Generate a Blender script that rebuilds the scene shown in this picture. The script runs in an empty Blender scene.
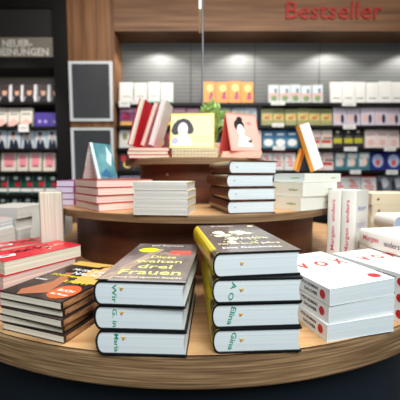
import bpy, math, random
from mathutils import Matrix, Vector
random.seed(7)
PI = math.pi
R = math.radians
col = bpy.context.scene.collection
scene = bpy.context.scene
TZ = 0.80            # height of the lower table top above the floor
EYE = 0.29           # camera height above the table top
FPX = 305.0
TILT = math.atan(25 / 305.0)

# ------------------------------------------------------------------ camera
cam_d = bpy.data.cameras.new('camera')
cam = bpy.data.objects.new('camera', cam_d)
col.objects.link(cam)
cam.location = (0, 0, TZ + EYE)
cam.rotation_euler = (PI / 2 - TILT, 0, 0)
cam_d.sensor_width = 36
cam_d.lens = FPX / 400 * 36
cam_d.clip_start = 0.02
cam_d.dof.use_dof = True
cam_d.dof.focus_distance = 0.57
cam_d.dof.aperture_fstop = 4.3
scene.camera = cam

# ------------------------------------------------------------------ world, light, exposure
w = bpy.data.worlds.new('world')
scene.world = w
w.use_nodes = True
w.node_tree.nodes['Background'].inputs[0].default_value = (0.90, 0.95, 1.0, 1)
w.node_tree.nodes['Background'].inputs[1].default_value = 0.10
scene.view_settings.view_transform = 'Standard'
scene.view_settings.look = 'None'
scene.view_settings.gamma = 1
scene.view_settings.use_curve_mapping = False
scene.view_settings.exposure = 0.14


def area(name, loc, target, sx, sy, power, color):
    d = bpy.data.lights.new(name, 'AREA')
    d.shape = 'RECTANGLE'; d.size = sx; d.size_y = sy
    d.energy = power; d.color = color
    o = bpy.data.objects.new(name, d)
    col.objects.link(o)
    o.location = loc
    o.rotation_euler = (Vector(target) - Vector(loc)).to_track_quat('-Z', 'Y').to_euler()
    return o


def spot(name, loc, target, power, size, blend, color, rad=0.03):
    d = bpy.data.lights.new(name, 'SPOT')
    d.energy = power; d.spot_size = R(size); d.spot_blend = blend
    d.color = color; d.shadow_soft_size = rad
    o = bpy.data.objects.new(name, d)
    col.objects.link(o)
    o.location = loc
    o.rotation_euler = (Vector(target) - Vector(loc)).to_track_quat('-Z', 'Y').to_euler()
    return o


area('ceiling_lamp', (0.45, 1.0, 2.95), (0.15, 0.95, 0.8), 0.9, 0.9, 47, (1.0, 0.95, 0.88))
area('fill_light_behind', (0.35, -0.75, 2.35), (0.0, 0.6, 0.85), 1.6, 0.9, 60, (0.88, 0.95, 1.0))  # added fill behind the camera for the front faces, no fixture, below the ceiling
area('ceiling_lamp_aisle', (0.4, 2.1, 2.95), (0.4, 3.4, 1.0), 3.6, 0.3, 32, (1.0, 0.93, 0.85))
spot('left_shelf_fill', (-1.9, 2.0, 3.0), (-1.95, 3.4, 1.2), 120, 44, 0.9, (1.0, 0.93, 0.86))  # extra spot added to brighten the left bookcase, no fixture of its own
for lx in (-0.45, 0.45, 1.42, 2.35):
    spot('shelf_spotlight', (lx, 3.225, 2.52), (lx, 3.26, 1.4), 23, 140, 0.3, (1.0, 0.97, 0.92))


# ------------------------------------------------------------------ helpers
def at(px, py, Y):
    """world point at distance Y straight ahead seen at that place of the photo"""
    a = (px - 200) / FPX; b = -(py - 200) / FPX
    ry = math.cos(TILT) + b * math.sin(TILT); rz = -math.sin(TILT) + b * math.cos(TILT)
    t = Y / ry
    return (a * t, Y, TZ + EYE + rz * t)


MATS = {}


def lin(c):
    return tuple(((v / 255) / 12.92 if v / 255 <= 0.04045 else ((v / 255 + 0.055) / 1.055) ** 2.4) for v in c)


def mat(name, rgb, rough=0.5, spec=0.4, metal=0.0, emit=0):
    if name in MATS: return MATS[name]
    m = bpy.data.materials.new(name); m.use_nodes = True
    b = m.node_tree.nodes['Principled BSDF']
    c = lin(rgb) + (1,)
    b.inputs['Base Color'].default_value = c
    b.inputs['Roughness'].default_value = rough
    b.inputs['Specular IOR Level'].default_value = spec
    b.inputs['Metallic'].default_value = metal
    if emit:
        b.inputs['Emission Color'].default_value = c
        b.inputs['Emission Strength'].default_value = emit
    MATS[name] = m
    return m


def noisy(name, c1, c2, scale, rough=0.5, spec=0.4, detail=4, bump=0.0, lo=0.3, hi=0.7, coat=0, c3=None, rot=0):
    """two colours mixed by a stretched noise in object space"""
    if name in MATS: return MATS[name]
    m = bpy.data.materials.new(name); m.use_nodes = True
    nt = m.node_tree; b = nt.nodes['Principled BSDF']
    tc = nt.nodes.new('ShaderNodeTexCoord'); mp = nt.nodes.new('ShaderNodeMapping')
    mp.inputs['Scale'].default_value = scale
    mp.inputs['Rotation'].default_value = (0, 0, rot)
    nz = nt.nodes.new('ShaderNodeTexNoise'); nz.inputs['Scale'].default_value = 1.0
    nz.inputs['Detail'].default_value = detail
    cr = nt.nodes.new('ShaderNodeValToRGB')
    cr.color_ramp.elements[0].position = lo; cr.color_ramp.elements[1].position = hi
    cr.color_ramp.elements[0].color = lin(c1) + (1,); cr.color_ramp.elements[1].color = lin(c2) + (1,)
    if c3:
        e = cr.color_ramp.elements.new((lo + hi) / 2); e.color = lin(c3) + (1,)
    nt.links.new(tc.outputs['Object'], mp.inputs['Vector'])
    nt.links.new(mp.outputs['Vector'], nz.inputs['Vector'])
    nt.links.new(nz.outputs['Fac'], cr.inputs['Fac'])
    nt.links.new(cr.outputs['Color'], b.inputs['Base Color'])
    b.inputs['Roughness'].default_value = rough
    b.inputs['Specular IOR Level'].default_value = spec
    b.inputs['Coat Weight'].default_value = coat
    b.inputs['Coat Roughness'].default_value = 0.15
    if bump:
        bp = nt.nodes.new('ShaderNodeBump'); bp.inputs['Strength'].default_value = bump
        bp.inputs['Distance'].default_value = 0.002
        nt.links.new(nz.outputs['Fac'], bp.inputs['Height'])
        nt.links.new(bp.outputs['Normal'], b.inputs['Normal'])
    MATS[name] = m
    return m


class MB:
    def __init__(s):
        s.v = []; s.f = []; s.m = []; s.mats = []; s.M = None

    def mi(s, m):
        if m not in s.mats: s.mats.append(m)
        return s.mats.index(m)

    def add(s, vs, fs, m, M=None):
        n = len(s.v)
        T = M if M is not None else s.M
        s.v += [tuple(T @ Vector(p)) if T is not None else tuple(p) for p in vs]
        s.f += [tuple(n + i for i in f) for f in fs]
        s.m += [s.mi(m)] * len(fs)

    def box(s, a, b, m, M=None):
        (x0, y0, z0), (x1, y1, z1) = a, b
        vs = [(x0, y0, z0), (x1, y0, z0), (x1, y1, z0), (x0, y1, z0), (x0, y0, z1), (x1, y0, z1), (x1, y1, z1), (x0, y1, z1)]
        s.add(vs, [(0, 3, 2, 1), (4, 5, 6, 7), (0, 1, 5, 4), (1, 2, 6, 5), (2, 3, 7, 6), (3, 0, 4, 7)], m, M)

    def hexa(s, bot, top, m, M=None):
        s.add(list(bot) + list(top), [(0, 3, 2, 1), (4, 5, 6, 7), (0, 1, 5, 4), (1, 2, 6, 5), (2, 3, 7, 6), (3, 0, 4, 7)], m, M)

    def strip_prism(s, outer, inner, y0, y1, m, M=None):
        """closed band between two polylines in xz, drawn out along y"""
        n = len(outer); vs = []
        for y in (y0, y1):
            vs += [(x, y, z) for x, z in outer] + [(x, y, z) for x, z in inner]
        o0, i0, o1, i1 = 0, n, 2 * n, 3 * n
        fs = []
        for k in range(n - 1):
            fs += [(o0 + k, o0 + k + 1, i0 + k + 1, i0 + k), (o1 + k, i1 + k, i1 + k + 1, o1 + k + 1),
                   (o0 + k, o1 + k, o1 + k + 1, o0 + k + 1), (i0 + k, i0 + k + 1, i1 + k + 1, i1 + k)]
        for k in (0, n - 1):
            fs.append((o0 + k, i0 + k, i1 + k, o1 + k))
        s.add(vs, fs, m, M)

    def lathe(s, prof, m, seg=96, M=None, cap=True):
        vs = []; fs = []; n = len(prof)
        for k in range(seg):
            a = 2 * PI * k / seg
            vs += [(r * math.cos(a), r * math.sin(a), z) for r, z in prof]
        for k in range(seg):
            j = (k + 1) % seg
            for i in range(n - 1):
                fs.append((k * n + i, j * n + i, j * n + i + 1, k * n + i + 1))
        if cap:
            fs.append(tuple(k * n + n - 1 for k in range(seg)))
            fs.append(tuple(k * n for k in reversed(range(seg))))
        s.add(vs, fs, m, M)

    def tube(s, pts, r, m, seg=8, M=None):
        vs = []; fs = []
        P = [Vector(p) for p in pts]
        for i, p in enumerate(P):
            d = (P[min(i + 1, len(P) - 1)] - P[max(i - 1, 0)]).normalized()
            u = d.orthogonal().normalized(); v = d.cross(u)
            rr = r[i] if isinstance(r, (list, tuple)) else r
            vs += [tuple(p + (u * math.cos(2 * PI * k / seg) + v * math.sin(2 * PI * k / seg)) * rr) for k in range(seg)]
        for i in range(len(P) - 1):
            for k in range(seg):
                fs.append((i * seg + k, i * seg + (k + 1) % seg, (i + 1) * seg + (k + 1) % seg, (i + 1) * seg + k))
        fs.append(tuple(range(seg - 1, -1, -1))); fs.append(tuple((len(P) - 1) * seg + k for k in range(seg)))
        s.add(vs, fs, m, M)

    # flat printed shapes on a frame F (x right, y up, z out), lifted a hair
    def rect(s, F, x0, y0, x1, y1, m, lift=0.0002):
        s.add([(x0, y0, lift), (x1, y0, lift), (x1, y1, lift), (x0, y1, lift)], [(0, 1, 2, 3)], m, F)

    def poly(s, F, pts, m, lift=0.0003):
        s.add([(x, y, lift) for x, y in pts], [tuple(range(len(pts)))], m, F)

    def oval(s, F, cx, cy, rx, ry, m, lift=0.0004, n=14):
        s.poly(F, [(cx + rx * math.cos(2 * PI * k / n), cy + ry * math.sin(2 * PI * k / n)) for k in range(n)], m, lift)

    def text(s, F, body, cx, cy, wid, hei, m, lift=0.0005, rot=0, depth=0, bold=0.012):
        vs, fs = text_geo(body, depth > 0, 0 if depth else bold)
        M = F @ Matrix.Translation((cx, cy, lift)) @ Matrix.Rotation(rot, 4, 'Z') @ Matrix.Diagonal((wid, hei, depth if depth else 1, 1))
        s.add(vs, fs, m, M)

    def build(s, name, parent=None, smooth=False):
        me = bpy.data.meshes.new(name)
        me.from_pydata(s.v, [], s.f)
        for m in s.mats: me.materials.append(m)
        for p, i in zip(me.polygons, s.m):
            p.material_index = i; p.use_smooth = smooth
        me.update()
        o = bpy.data.objects.new(name, me)
        col.objects.link(o)
        if parent: o.parent = parent
        return o


TEXTS = {}


def text_geo(body, solid, bold=0.0):
    """letters scaled into a unit box centred on 0"""
    key = (body, solid, bold)
    if key in TEXTS: return TEXTS[key]
    c = bpy.data.curves.new('lettering', 'FONT'); c.body = body
    c.align_x = 'CENTER'; c.resolution_u = 2; c.offset = bold
    if solid: c.extrude = 0.5
    o = bpy.data.objects.new('lettering', c); col.objects.link(o)
    dg = bpy.context.evaluated_depsgraph_get(); dg.update()
    me = bpy.data.meshes.new_from_object(o.evaluated_get(dg))
    vs = [tuple(v.co) for v in me.vertices]; fs = [tuple(p.vertices) for p in me.polygons]
    bpy.data.objects.remove(o); bpy.data.curves.remove(c); bpy.data.meshes.remove(me)
    x0 = min(v[0] for v in vs); x1 = max(v[0] for v in vs); y0 = min(v[1] for v in vs); y1 = max(v[1] for v in vs)
    vs = [((x - (x0 + x1) / 2) / (x1 - x0), (y - (y0 + y1) / 2) / (y1 - y0), z) for x, y, z in vs]
    TEXTS[key] = (vs, fs)
    return TEXTS[key]


def frame(o, u, v):
    u = Vector(u).normalized(); v = Vector(v).normalized(); n = u.cross(v)
    M = Matrix.Identity(4)
    for i in range(3):
        M[i][0] = u[i]; M[i][1] = v[i]; M[i][2] = n[i]; M[i][3] = o[i]
    return M


def tag(o, label=None, cat=None, group=None, kind=None):
    if label: o['label'] = label
    if cat: o['category'] = cat
    if group: o['group'] = group
    if kind: o['kind'] = kind
    return o


def empty(name, loc, rz=0, label=None, cat=None, group=None):
    o = bpy.data.objects.new(name, None); col.objects.link(o)
    o.empty_display_size = 0.05
    o.location = loc; o.rotation_euler = (0, 0, rz)
    return tag(o, label, cat, group)


# ------------------------------------------------------------------ materials
OAK_TOP = noisy('oak_top', (205, 164, 116), (158, 113, 70), (3, 55, 3), 0.42, 0.4, 5, 0.05, 0.3, 0.75)
OAK_EDGE = noisy('oak_edge', (168, 136, 98), (98, 74, 50), (7, 7, 300), 0.55, 0.3, 4, 0.2, 0.34, 0.66, c3=(136, 106, 74))
OAK_TIER = noisy('oak_tier_edge', (150, 118, 84), (104, 76, 50), (6, 6, 160), 0.45, 0.4, 4, 0.05)
DRUM = noisy('walnut_drum', (112, 62, 36), (74, 38, 22), (3, 3, 30), 0.45, 0.4, 4)
BASE = noisy('dark_laminate', (32, 46, 56), (26, 38, 47), (3, 3, 3), 0.5, 0.3)
WALNUT_V = noisy('walnut_vertical', (146, 104, 70), (96, 64, 42), (34, 3, 1.2), 0.5, 0.3, 5, 0, 0.28, 0.72)
WALNUT_H = noisy('walnut_horizontal', (138, 102, 74), (90, 63, 43), (1.2, 3, 30), 0.5, 0.3, 5, 0, 0.28, 0.72)
BLACK = mat('black_laminate', (22, 20, 20), 0.5, 0.3)
CHAR = mat('charcoal_board', (46, 46, 46), 0.6, 0.3)
WHITE = mat('white_print', (240, 240, 236), 0.45)
RED = mat('red_print', (214, 34, 38), 0.4)
YEL = mat('yellow_print', (236, 214, 40), 0.4)
CREAM = mat('cream_print', (240, 232, 196), 0.4)
INK = mat('black_ink', (18, 18, 20), 0.5)
GREEN_INK = mat('green_marker', (24, 146, 108), 0.5)


def pages(name, c1, c2):
    return noisy(name, c1, c2, (3, 3, 420), 0.8, 0.1, 3, 0.12, 0.35, 0.68)


PG = pages('pages_cool_white', (222, 228, 226), (206, 213, 213))
PG_WARM = pages('pages_ivory', (238, 228, 208), (206, 192, 168))
PG_GREY = pages('pages_grey_white', (222, 218, 210), (184, 178, 168))
PG_PINK = pages('pages_pinkish', (232, 205, 194), (196, 164, 152))


# ------------------------------------------------------------------ book builder
def book(label, corner, yaw, A, B, z, T, cover, page, spine='L', style='hard', name='book', cat='book', group=None,
         art=None, T2=None, loc=None, rot=None, bulge=None, ribbon=None, extra_pages=None):
    """a closed book lying flat. corner = nearest left corner of its footprint, A across, B away, spine on side L R F or B"""
    k = {'L': 0, 'R': PI, 'F': PI / 2, 'B': -PI / 2}[spine]
    W, L = (A, B) if spine in 'LR' else (B, A)
    c, s = math.cos(R(yaw)), math.sin(R(yaw))
    if loc is None:
        loc = (corner[0] + A / 2 * c - B / 2 * s, corner[1] + A / 2 * s + B / 2 * c, TZ + z)
    root = empty(name, loc, R(yaw) + k, label, cat, group)
    if rot is not None: root.rotation_euler = rot
    t = {'hard': 0.0028, 'soft': 0.0007, 'thin': 0.0014}[style]
    o = {'hard': 0.002, 'soft': 0.0, 'thin': 0.001}[style]
    if bulge is None: bulge = {'hard': T * 0.28, 'soft': 0.0, 'thin': 0.001}[style]
    x0, x1, y0, y1 = -W / 2, W / 2, -L / 2, L / 2
    T2 = T2 or T
    N = 9
    # rounded (or flat) spine profile
    sx = x0 + bulge
    arc = [(sx - bulge * math.sin(PI * i / (N - 1)), T * (0.5 - 0.5 * math.cos(PI * i / (N - 1)))) for i in range(N)]
    inn = [(sx - max(bulge - t, -t) * math.sin(PI * i / (N - 1)) + (t if bulge == 0 else 0), t + (T - 2 * t) * (0.5 - 0.5 * math.cos(PI * i / (N - 1)))) for i in range(N)]
    cv = MB()
    outer = [(x1, 0)] + [(sx + (W * 0.03), 0)] + arc + [(sx + W * 0.03, T + (T2 - T) * 0.06)] + [(x1, T2)]
    inner = [(x1, t)] + [(sx + (W * 0.03), t)] + inn + [(sx + W * 0.03, T - t + (T2 - T) * 0.06)] + [(x1, T2 - t)]
    cv.strip_prism(outer, inner, y0, y1, cover)
    # frames as seen from the reader's side of the stack (x right, y away)
    Rk = Matrix.Rotation(-k, 4, 'Z')
    F = {'top': Rk @ frame((-A / 2, -B / 2, T if T2 == T else max(T, T2)), (1, 0, 0), (0, 1, 0)),
         'front': Rk @ frame((-A / 2, -B / 2, 0), (1, 0, 0), (0, 0, 1)),
         'left': Rk @ frame((-A / 2, B / 2, 0), (0, -1, 0), (0, 0, 1)),
         'right': Rk @ frame((A / 2, -B / 2, 0), (0, 1, 0), (0, 0, 1))}
    if T2 != T:
        F['top'] = Rk @ frame((-A / 2, -B / 2, T), (A, 0, T2 - T), (0, 1, 0))
    if art: art(cv, F, A, B, T)
    cv.build('cover', root)
    pb = MB()
    e = 0.0002
    px1 = x1 - o
    if bulge > 0:
        po = [(px1 - (0.003 if style == 'hard' else 0) * math.sin(PI * i / (N - 1)), t + e + (T - 2 * t - 2 * e) * (i / (N - 1))) for i in range(N)]
        pi_ = [(sx - (bulge - t - e) * math.sin(PI * i / (N - 1)), t + e + (T - 2 * t - 2 * e) * (0.5 - 0.5 * math.cos(PI * i / (N - 1)))) for i in range(N)]
        pb.strip_prism(po, pi_, y0 + o, y1 - o, page)
    else:
        a, b = x0 + t + e, px1
        ins = 0.0004
        pb.hexa([(a, y0 + o + ins, t + e), (b - ins, y0 + o + ins, t + e), (b - ins, y1 - o - ins, t + e), (a, y1 - o - ins, t + e)],
                [(a, y0 + o + ins, T - t - e), (b - ins, y0 + o + ins, T2 - t - e), (b - ins, y1 - o - ins, T2 - t - e), (a, y1 - o - ins, T - t - e)], page)
    Fp = dict(F)
    Fp['front'] = Rk @ frame((-A / 2, -B / 2 + (o if spine in 'LR' else 0) + (0.0 if bulge > 0 else 0.0004), 0), (1, 0, 0), (0, 0, 1))
    if extra_pages: extra_pages(pb, Fp, A, B, T)
    p = pb.build('pages', root)
    if ribbon is not None:
        rb = MB()
        M = Fp['front']
        u, v, mm = ribbon
        rb.add([(u - .0018, v, 0.0002), (u + .0018, v, 0.0002), (u + .0035, v - .003, 0.002), (u + .001, v - .004, 0.002)], [(0, 3, 2, 1), (0, 1, 2, 3)], mm, M)
        rb.add([(u - .0018, v, 0.0001), (u + .0018, v, 0.0001), (u + .006, v + .0005, 0.002), (u + .0045, v - .0015, 0.002)], [(0, 3, 2, 1)], mm, M)
        rb.build('ribbon_bookmark', root)
    return root


# ------------------------------------------------------------------ room
def struct(name, mb, **k):
    o = mb.build(name); o['kind'] = 'structure'; return o


FLOOR = noisy('floor_tiles', (70, 64, 60), (54, 50, 47), (2, 2, 2), 0.4, 0.4)
WALLM = mat('dark_wall_paint', (40, 38, 38), 0.8)
WALLS = mat('grey_wall_paint', (120, 112, 104), 0.8)
m = MB(); m.box((-4, -3, -0.05), (4, 3.6, 0), FLOOR); struct('floor', m)
m = MB(); m.box((-4, -3, 3.2), (4, 3.6, 3.25), mat('ceiling_paint', (150, 148, 144), 0.9)); struct('ceiling', m)
m = MB(); m.box((-4, 3.6, 0), (4, 3.7, 3.2), WALLM); struct('wall_back', m)
m = MB(); m.box((-4.1, -3, 0), (-4, 3.6, 3.2), WALLS); struct('wall_left', m)
m = MB(); m.box((4, -3, 0), (4.1, 3.6, 3.2), WALLS); struct('wall_right', m)
m = MB(); m.box((-4, -3.1, 0), (4, -3, 3.2), WALLS); struct('wall_front', m)

YS = 3.2       # front of the wall shelving
YB = 3.50      # its back
# pillar clad in walnut, with the walnut fascia beside it
m = MB(); m.box((-1.335, YS, 0), (-0.865, YB, 3.2), WALNUT_V); struct('trim_1', m)
zf = at(200, 31, YS)[2]
m = MB(); m.box((-0.864, YS, zf), (3.0, YB, 3.2), WALNUT_H); struct('trim_2', m)

# red raised word on the fascia
b0 = at(286, 3, YS); b1 = at(381, 19, YS)
sg = MB()
sg.text(frame((0, YS, 0), (1, 0, 0), (0, 0, 1)), 'Bestseller', (b0[0] + b1[0]) / 2, (b0[2] + b1[2]) / 2, b1[0] - b0[0], 0.165, mat('sign_red', (160, 22, 18), .5), lift=0.008, depth=0.014)
o = sg.build('sign_lettering'); tag(o, 'red raised word Bestseller mounted on the walnut fascia above the shelves', 'sign')

# two framed boards on the pillar
FRAME = mat('pale_frame', (222, 230, 232), 0.4)
for (ya, yb, lab, hi) in ((62, 121.5, 'upper grey panel in a pale frame on the walnut pillar', 1), (128, 192, 'lower grey panel in a pale frame on the walnut pillar', 0)):
    a = at(70.5, yb, YS); b = at(113, ya, YS)
    x0, x1, z0, z1 = at(70.5, 100, YS)[0], at(113, 100, YS)[0], a[2], b[2]
    r = empty('framed_panel', ((x0 + x1) / 2, YS, z0), 0, lab, 'framed panel', 'framed panels on the pillar')
    hw = (x1 - x0) / 2; h = z1 - z0; f = 0.026
    q = MB()
    q.box((-hw, -0.022, 0), (-hw + f, 0, h), FRAME); q.box((hw - f, -0.022, 0), (hw, 0, h), FRAME)
    q.box((-hw + f, -0.022, 0), (hw - f, 0, f), FRAME); q.box((-hw + f, -0.022, h - f), (hw - f, 0, h), FRAME)
    q.build('frame', r)
    q = MB(); q.box((-hw + f, -0.012, f), (hw - f, -0.001, h - f), noisy('slate_panel', (76, 78, 82), (62, 64, 68), (2, 2, 2), 0.45, 0.3)); q.build('panel', r)

# --- right bookcase
SLAT = MATS.get('slat') or bpy.data.materials.new('grey_slat_panel')
SLAT.use_nodes = True
nt = SLAT.node_tree; b = nt.nodes['Principled BSDF']; b.inputs['Roughness'].default_value = 0.55
tc = nt.nodes.new('ShaderNodeTexCoord'); sp = nt.nodes.new('ShaderNodeSeparateXYZ'); nt.links.new(tc.outputs['Object'], sp.inputs[0])
mu = nt.nodes.new('ShaderNodeMath'); mu.operation = 'MULTIPLY'; mu.inputs[1].default_value = 24; nt.links.new(sp.outputs['Z'], mu.inputs[0])
fr = nt.nodes.new('ShaderNodeMath'); fr.operation = 'FRACT'; nt.links.new(mu.outputs[0], fr.inputs[0])
cr = nt.nodes.new('ShaderNodeValToRGB'); cr.color_ramp.elements[0].position = 0.10; cr.color_ramp.elements[1].position = 0.2
cr.color_ramp.elements[0].color = lin((58, 60, 60)) + (1,); cr.color_ramp.elements[1].color = lin((98, 100, 98)) + (1,)
nt.links.new(fr.outputs[0], cr.inputs[0]); nt.links.new(cr.outputs[0], b.inputs['Base Color'])

rc = empty('bookcase', (1.07, YB, 0), 0, 'long black wall bookcase under the walnut fascia, right of the pillar', 'bookcase')
XL, XR = -0.864, 3.0


def sub(x, y, z): return (x - 1.07, y - YB, z)


q = MB(); q.box(sub(XL, YB - 0.02, 0.1), sub(XR, YB, zf), SLAT); q.build('back_panel', rc)
shelf_rows = [103, 125.5, 148, 170.5, 194.5, 218]
rowz = [at(200, y, YS)[2] for y in shelf_rows]
for z in rowz + [rowz[-1] - 0.25]:
    q = MB(); q.box(sub(XL, YS - 0.02, z - 0.03), sub(XR, YB - 0.021, z), BLACK); q.build('shelf', rc)
dx = at(259.5, 115, YS)[0]
q = MB(); q.box(sub(dx - 0.015, YS - 0.01, rowz[1] + 0.0), sub(dx + 0.015, YB - 0.021, rowz[0] - 0.031), BLACK); q.build('divider', rc)
for xx in (at(330, 60, YS)[0], at(259.5, 60, YS)[0], at(190, 60, YS)[0]):
    q = MB(); q.box(sub(xx - 0.004, YB - 0.024, rowz[0]), sub(xx + 0.004, YB - 0.0201, zf), mat('rail', (48, 50, 50), 0.5)); q.build('wall_rail', rc)
q = MB(); q.box(sub(XL, YS, 0), sub(XR, YB, 0.1), BLACK); q.build('plinth', rc)

# --- left bookcase
lx0, lx1 = -3.0, at(57.5, 130, YS)[0]
lc = empty('bookcase', ((lx0 - 1.361) / 2, YB, 0), 0, 'black bookcase left of the pillar with a lit grey header sign', 'bookcase')
cx = (lx0 - 1.361) / 2


def sub2(x, y, z): return (x - cx, y - YB, z)


q = MB(); q.box(sub2(lx1, YS - 0.03, 0), sub2(-1.336, YB, 3.15), BLACK); q.build('side_panel', lc)
q = MB(); q.box(sub2(lx0 - 0.05, YS - 0.03, 0), sub2(lx0, YB, 3.15), BLACK); q.build('side_panel', lc)
q = MB(); q.box(sub2(lx0, YB - 0.02, 0.1), sub2(lx1, YB, 3.15), mat('taupe_back', (150, 140, 128), 0.7)); q.build('back_panel', lc)
za, zb = at(0, 36.5, YS)[2], at(0, 9, YS)[2]
q = MB(); q.box(sub2(lx0, YS, za), sub2(lx1 - 0.001, YS + 0.02, zb), CHAR); q.build('header_panel', lc)
q = MB(); q.box(sub2(lx0, YS - 0.02, zb), sub2(lx1 - 0.001, YB - 0.021, 3.15), BLACK); q.build('cornice', lc)
zc = at(0, 57.5, YS)[2]
q = MB(); q.box(sub2(lx0, YS - 0.01, zc + 0.002), sub2(lx1 - 0.001, YS + 0.005, za - 0.012), mat('sign_plate', (136, 128, 118), 0.5))
sgn = q.build('sign_plate', lc)
q = MB()
FT = frame(sub2(0, YS - 0.0105, 0), (1, 0, 0), (0, 0, 1))
LET = mat('sign_letters', (225, 222, 214), 0.5)
q.text(FT, 'NEUER-', at(18, 43.5, YS)[0], at(18, 43.8, YS)[2], 0.30, 0.072, LET, bold=.03)
q.text(FT, 'SCHEINUNGEN', at(17, 52, YS)[0], at(17, 52.3, YS)[2], 0.65, 0.075, LET, bold=.03)
q.build('lettering', sgn)
zd = at(0, 68, YS)[2]
q = MB(); q.box(sub2(lx0, YS - 0.01, zd), sub2(lx1 - 0.001, YB - 0.021, zc), BLACK); q.build('top_board', lc)
lrows = [102, 126.5, 148.5, 171.5, 194.5, 217]
lrowz = [at(30, y, YS)[2] for y in lrows]
for z in lrowz + [lrowz[-1] - 0.25]:
    q = MB(); q.box(sub2(lx0, YS - 0.02, z - 0.025), sub2(lx1 - 0.001, YB - 0.021, z), BLACK); q.build('shelf', lc)


# --- books displayed face out on the wall shelves
def C(name, rgb): return mat(name, rgb, 0.4)


SKIN = C('portrait_skin', (206, 160, 134))
def art_plain(q, F, w, h): q.text(F, 'ROMAN', w / 2, h * .25, w * .5, h * .05, C('grey_ink', (150, 150, 150)))
def art_title(q, F, w, h): q.rect(F, w * .2, h * .2, w * .8, h * .26, C('grey_ink', (150, 150, 150)))
def art_white_green(q, F, w, h):
    q.rect(F, w * .05, 0, w * .95, h * .1, C('mint', (130, 190, 160))); q.rect(F, w * .2, h * .3, w * .8, h * .34, C('grey_ink', (150, 150, 150)))
def art_orange(q, F, w, h):
    q.oval(F, w * .55, h * .7, w * .3, h * .18, C('pale_orange', (252, 200, 130)))
    q.oval(F, w * .65, h * .28, w * .2, h * .13, C('magenta', (180, 60, 110))); q.oval(F, w * .68, h * .45, w * .12, h * .08, C('plum', (110, 50, 80)), .0006)
def art_landscape(q, F, w, h):
    q.rect(F, w * .08, h * .55, w * .92, h * .92, C('pale_sky', (200, 218, 228)))
    q.rect(F, w * .08, h * .3, w * .92, h * .55, C('dusty_pink', (214, 170, 165)))
    q.oval(F, w * .5, h * .26, w * .3, h * .16, C('leaf_green', (120, 150, 100)), .0006)
    q.rect(F, w * .55, h * .55, w * .8, h * .8, C('grey_figure', (120, 125, 135)), .0006)
def art_pink(q, F, w, h):
    q.rect(F, 0, h * .75, w, h, C('lilac', (214, 160, 190))); q.oval(F, w * .5, h * .5, w * .36, h * .22, C('wine', (140, 30, 70)))
    q.rect(F, w * .05, 0, w * .95, h * .22, C('amber', (238, 180, 90)), .0006); q.oval(F, w * .3, h * .6, w * .15, h * .1, C('magenta', (180, 60, 110)), .0007)
def art_pastel(q, F, w, h):
    q.rect(F, 0, 0, w * .5, h * .22, C('grass', (90, 160, 100))); q.rect(F, w * .5, 0, w, h * .22, C('coral', (216, 90, 80)))
    q.oval(F, w * .5, h * .55, w * .28, h * .22, C('slate_blue', (130, 150, 170)), .0006)
def art_olive(q, F, w, h):
    q.rect(F, w * .04, h * .30, w * .96, h * .68, C('straw', (214, 196, 120))); q.rect(F, w * .04, h * .78, w * .96, h * .9, C('moss', (120, 128, 90))); q.oval(F, w * .7, h * .55, w * .2, h * .08, C('sand_orange', (214, 150, 90)), .0007); q.oval(F, w * .5, h * .45, w * .26, h * .1, C('sand_red', (190, 120, 84)), .0006)
def art_figure(q, F, w, h):
    q.oval(F, w * .68, h * .35, w * .14, h * .25, C('navy', (44, 50, 84))); q.oval(F, w * .32, h * .4, w * .18, h * .2, C('blush', (232, 190, 180)))
def art_blue(q, F, w, h):
    q.rect(F, 0, h * .5, w, h, C('deep_teal', (40, 100, 140))); q.oval(F, w * .5, h * .28, w * .42, h * .2, WHITE, .0006)
    q.rect(F, w * .2, h * .7, w * .8, h * .78, WHITE, .0006)
def art_redband(q, F, w, h):
    q.rect(F, 0, h * .26, w * .9, h * .44, C('brick', (196, 60, 56))); q.rect(F, w * .15, h * .5, w, h * .58, INK); q.rect(F, w * .1, h * .6, w * .9, h * .8, C('pale_rose', (232, 200, 196)))
def art_yellow(q, F, w, h):
    q.rect(F, w * .08, h * .24, w * .92, h * .52, C('acid_yellow', (190, 186, 60))); q.rect(F, w * .2, h * .6, w * .8, h * .64, C('grey_ink', (150, 150, 150))); q.oval(F, w * .5, h * .85, w * .15, h * .07, CREAM)
def art_rose(q, F, w, h):
    q.oval(F, w * .5, h * .28, w * .3, h * .18, C('blush', (232, 190, 180))); q.rect(F, w * .15, h * .68, w * .85, h * .74, C('rose_ink', (206, 120, 120)))
def art_teal(q, F, w, h):
    q.rect(F, w * .06, h * .2, w * .5, h * .6, C('ice', (206, 220, 226)))
    q.oval(F, w * .5, h * .45, w * .26, h * .24, C('shell', (232, 205, 190)), .0006); q.rect(F, w * .1, h * .68, w * .9, h * .9, WHITE); q.rect(F, w * .7, h * .2, w, h * .6, C('petrol', (70, 120, 135))); q.rect(F, 0, 0, w, h * .2, C('petrol', (70, 120, 135)))
def art_royal(q, F, w, h):
    q.oval(F, w * .5, h * .5, w * .38, h * .36, C('powder', (180, 195, 225))); q.oval(F, w * .5, h * .4, w * .16, h * .16, C('coral', (216, 90, 80)), .0006)
def art_redwrite(q, F, w, h):
    q.rect(F, 0, h * .92, w, h, RED)
    for v, a_, b_ in ((.22, .3, .8), (.38, .2, .85), (.54, .35, .7), (.68, .2, .6)): q.rect(F, w * a_, h * v, w * b_, h * (v + .08), C('scarlet', (222, 70, 76)))
def art_face(q, F, w, h):
    q.oval(F, w * .5, h * .6, w * .3, h * .28, C('pale_grey', (205, 208, 212))); q.oval(F, w * .15, h * .4, w * .2, h * .35, C('dark_grey', (60, 64, 72)), .0006)
    q.oval(F, w * .5, h * .08, w * .4, h * .14, C('mid_grey', (130, 135, 142)), .0006)
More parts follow.
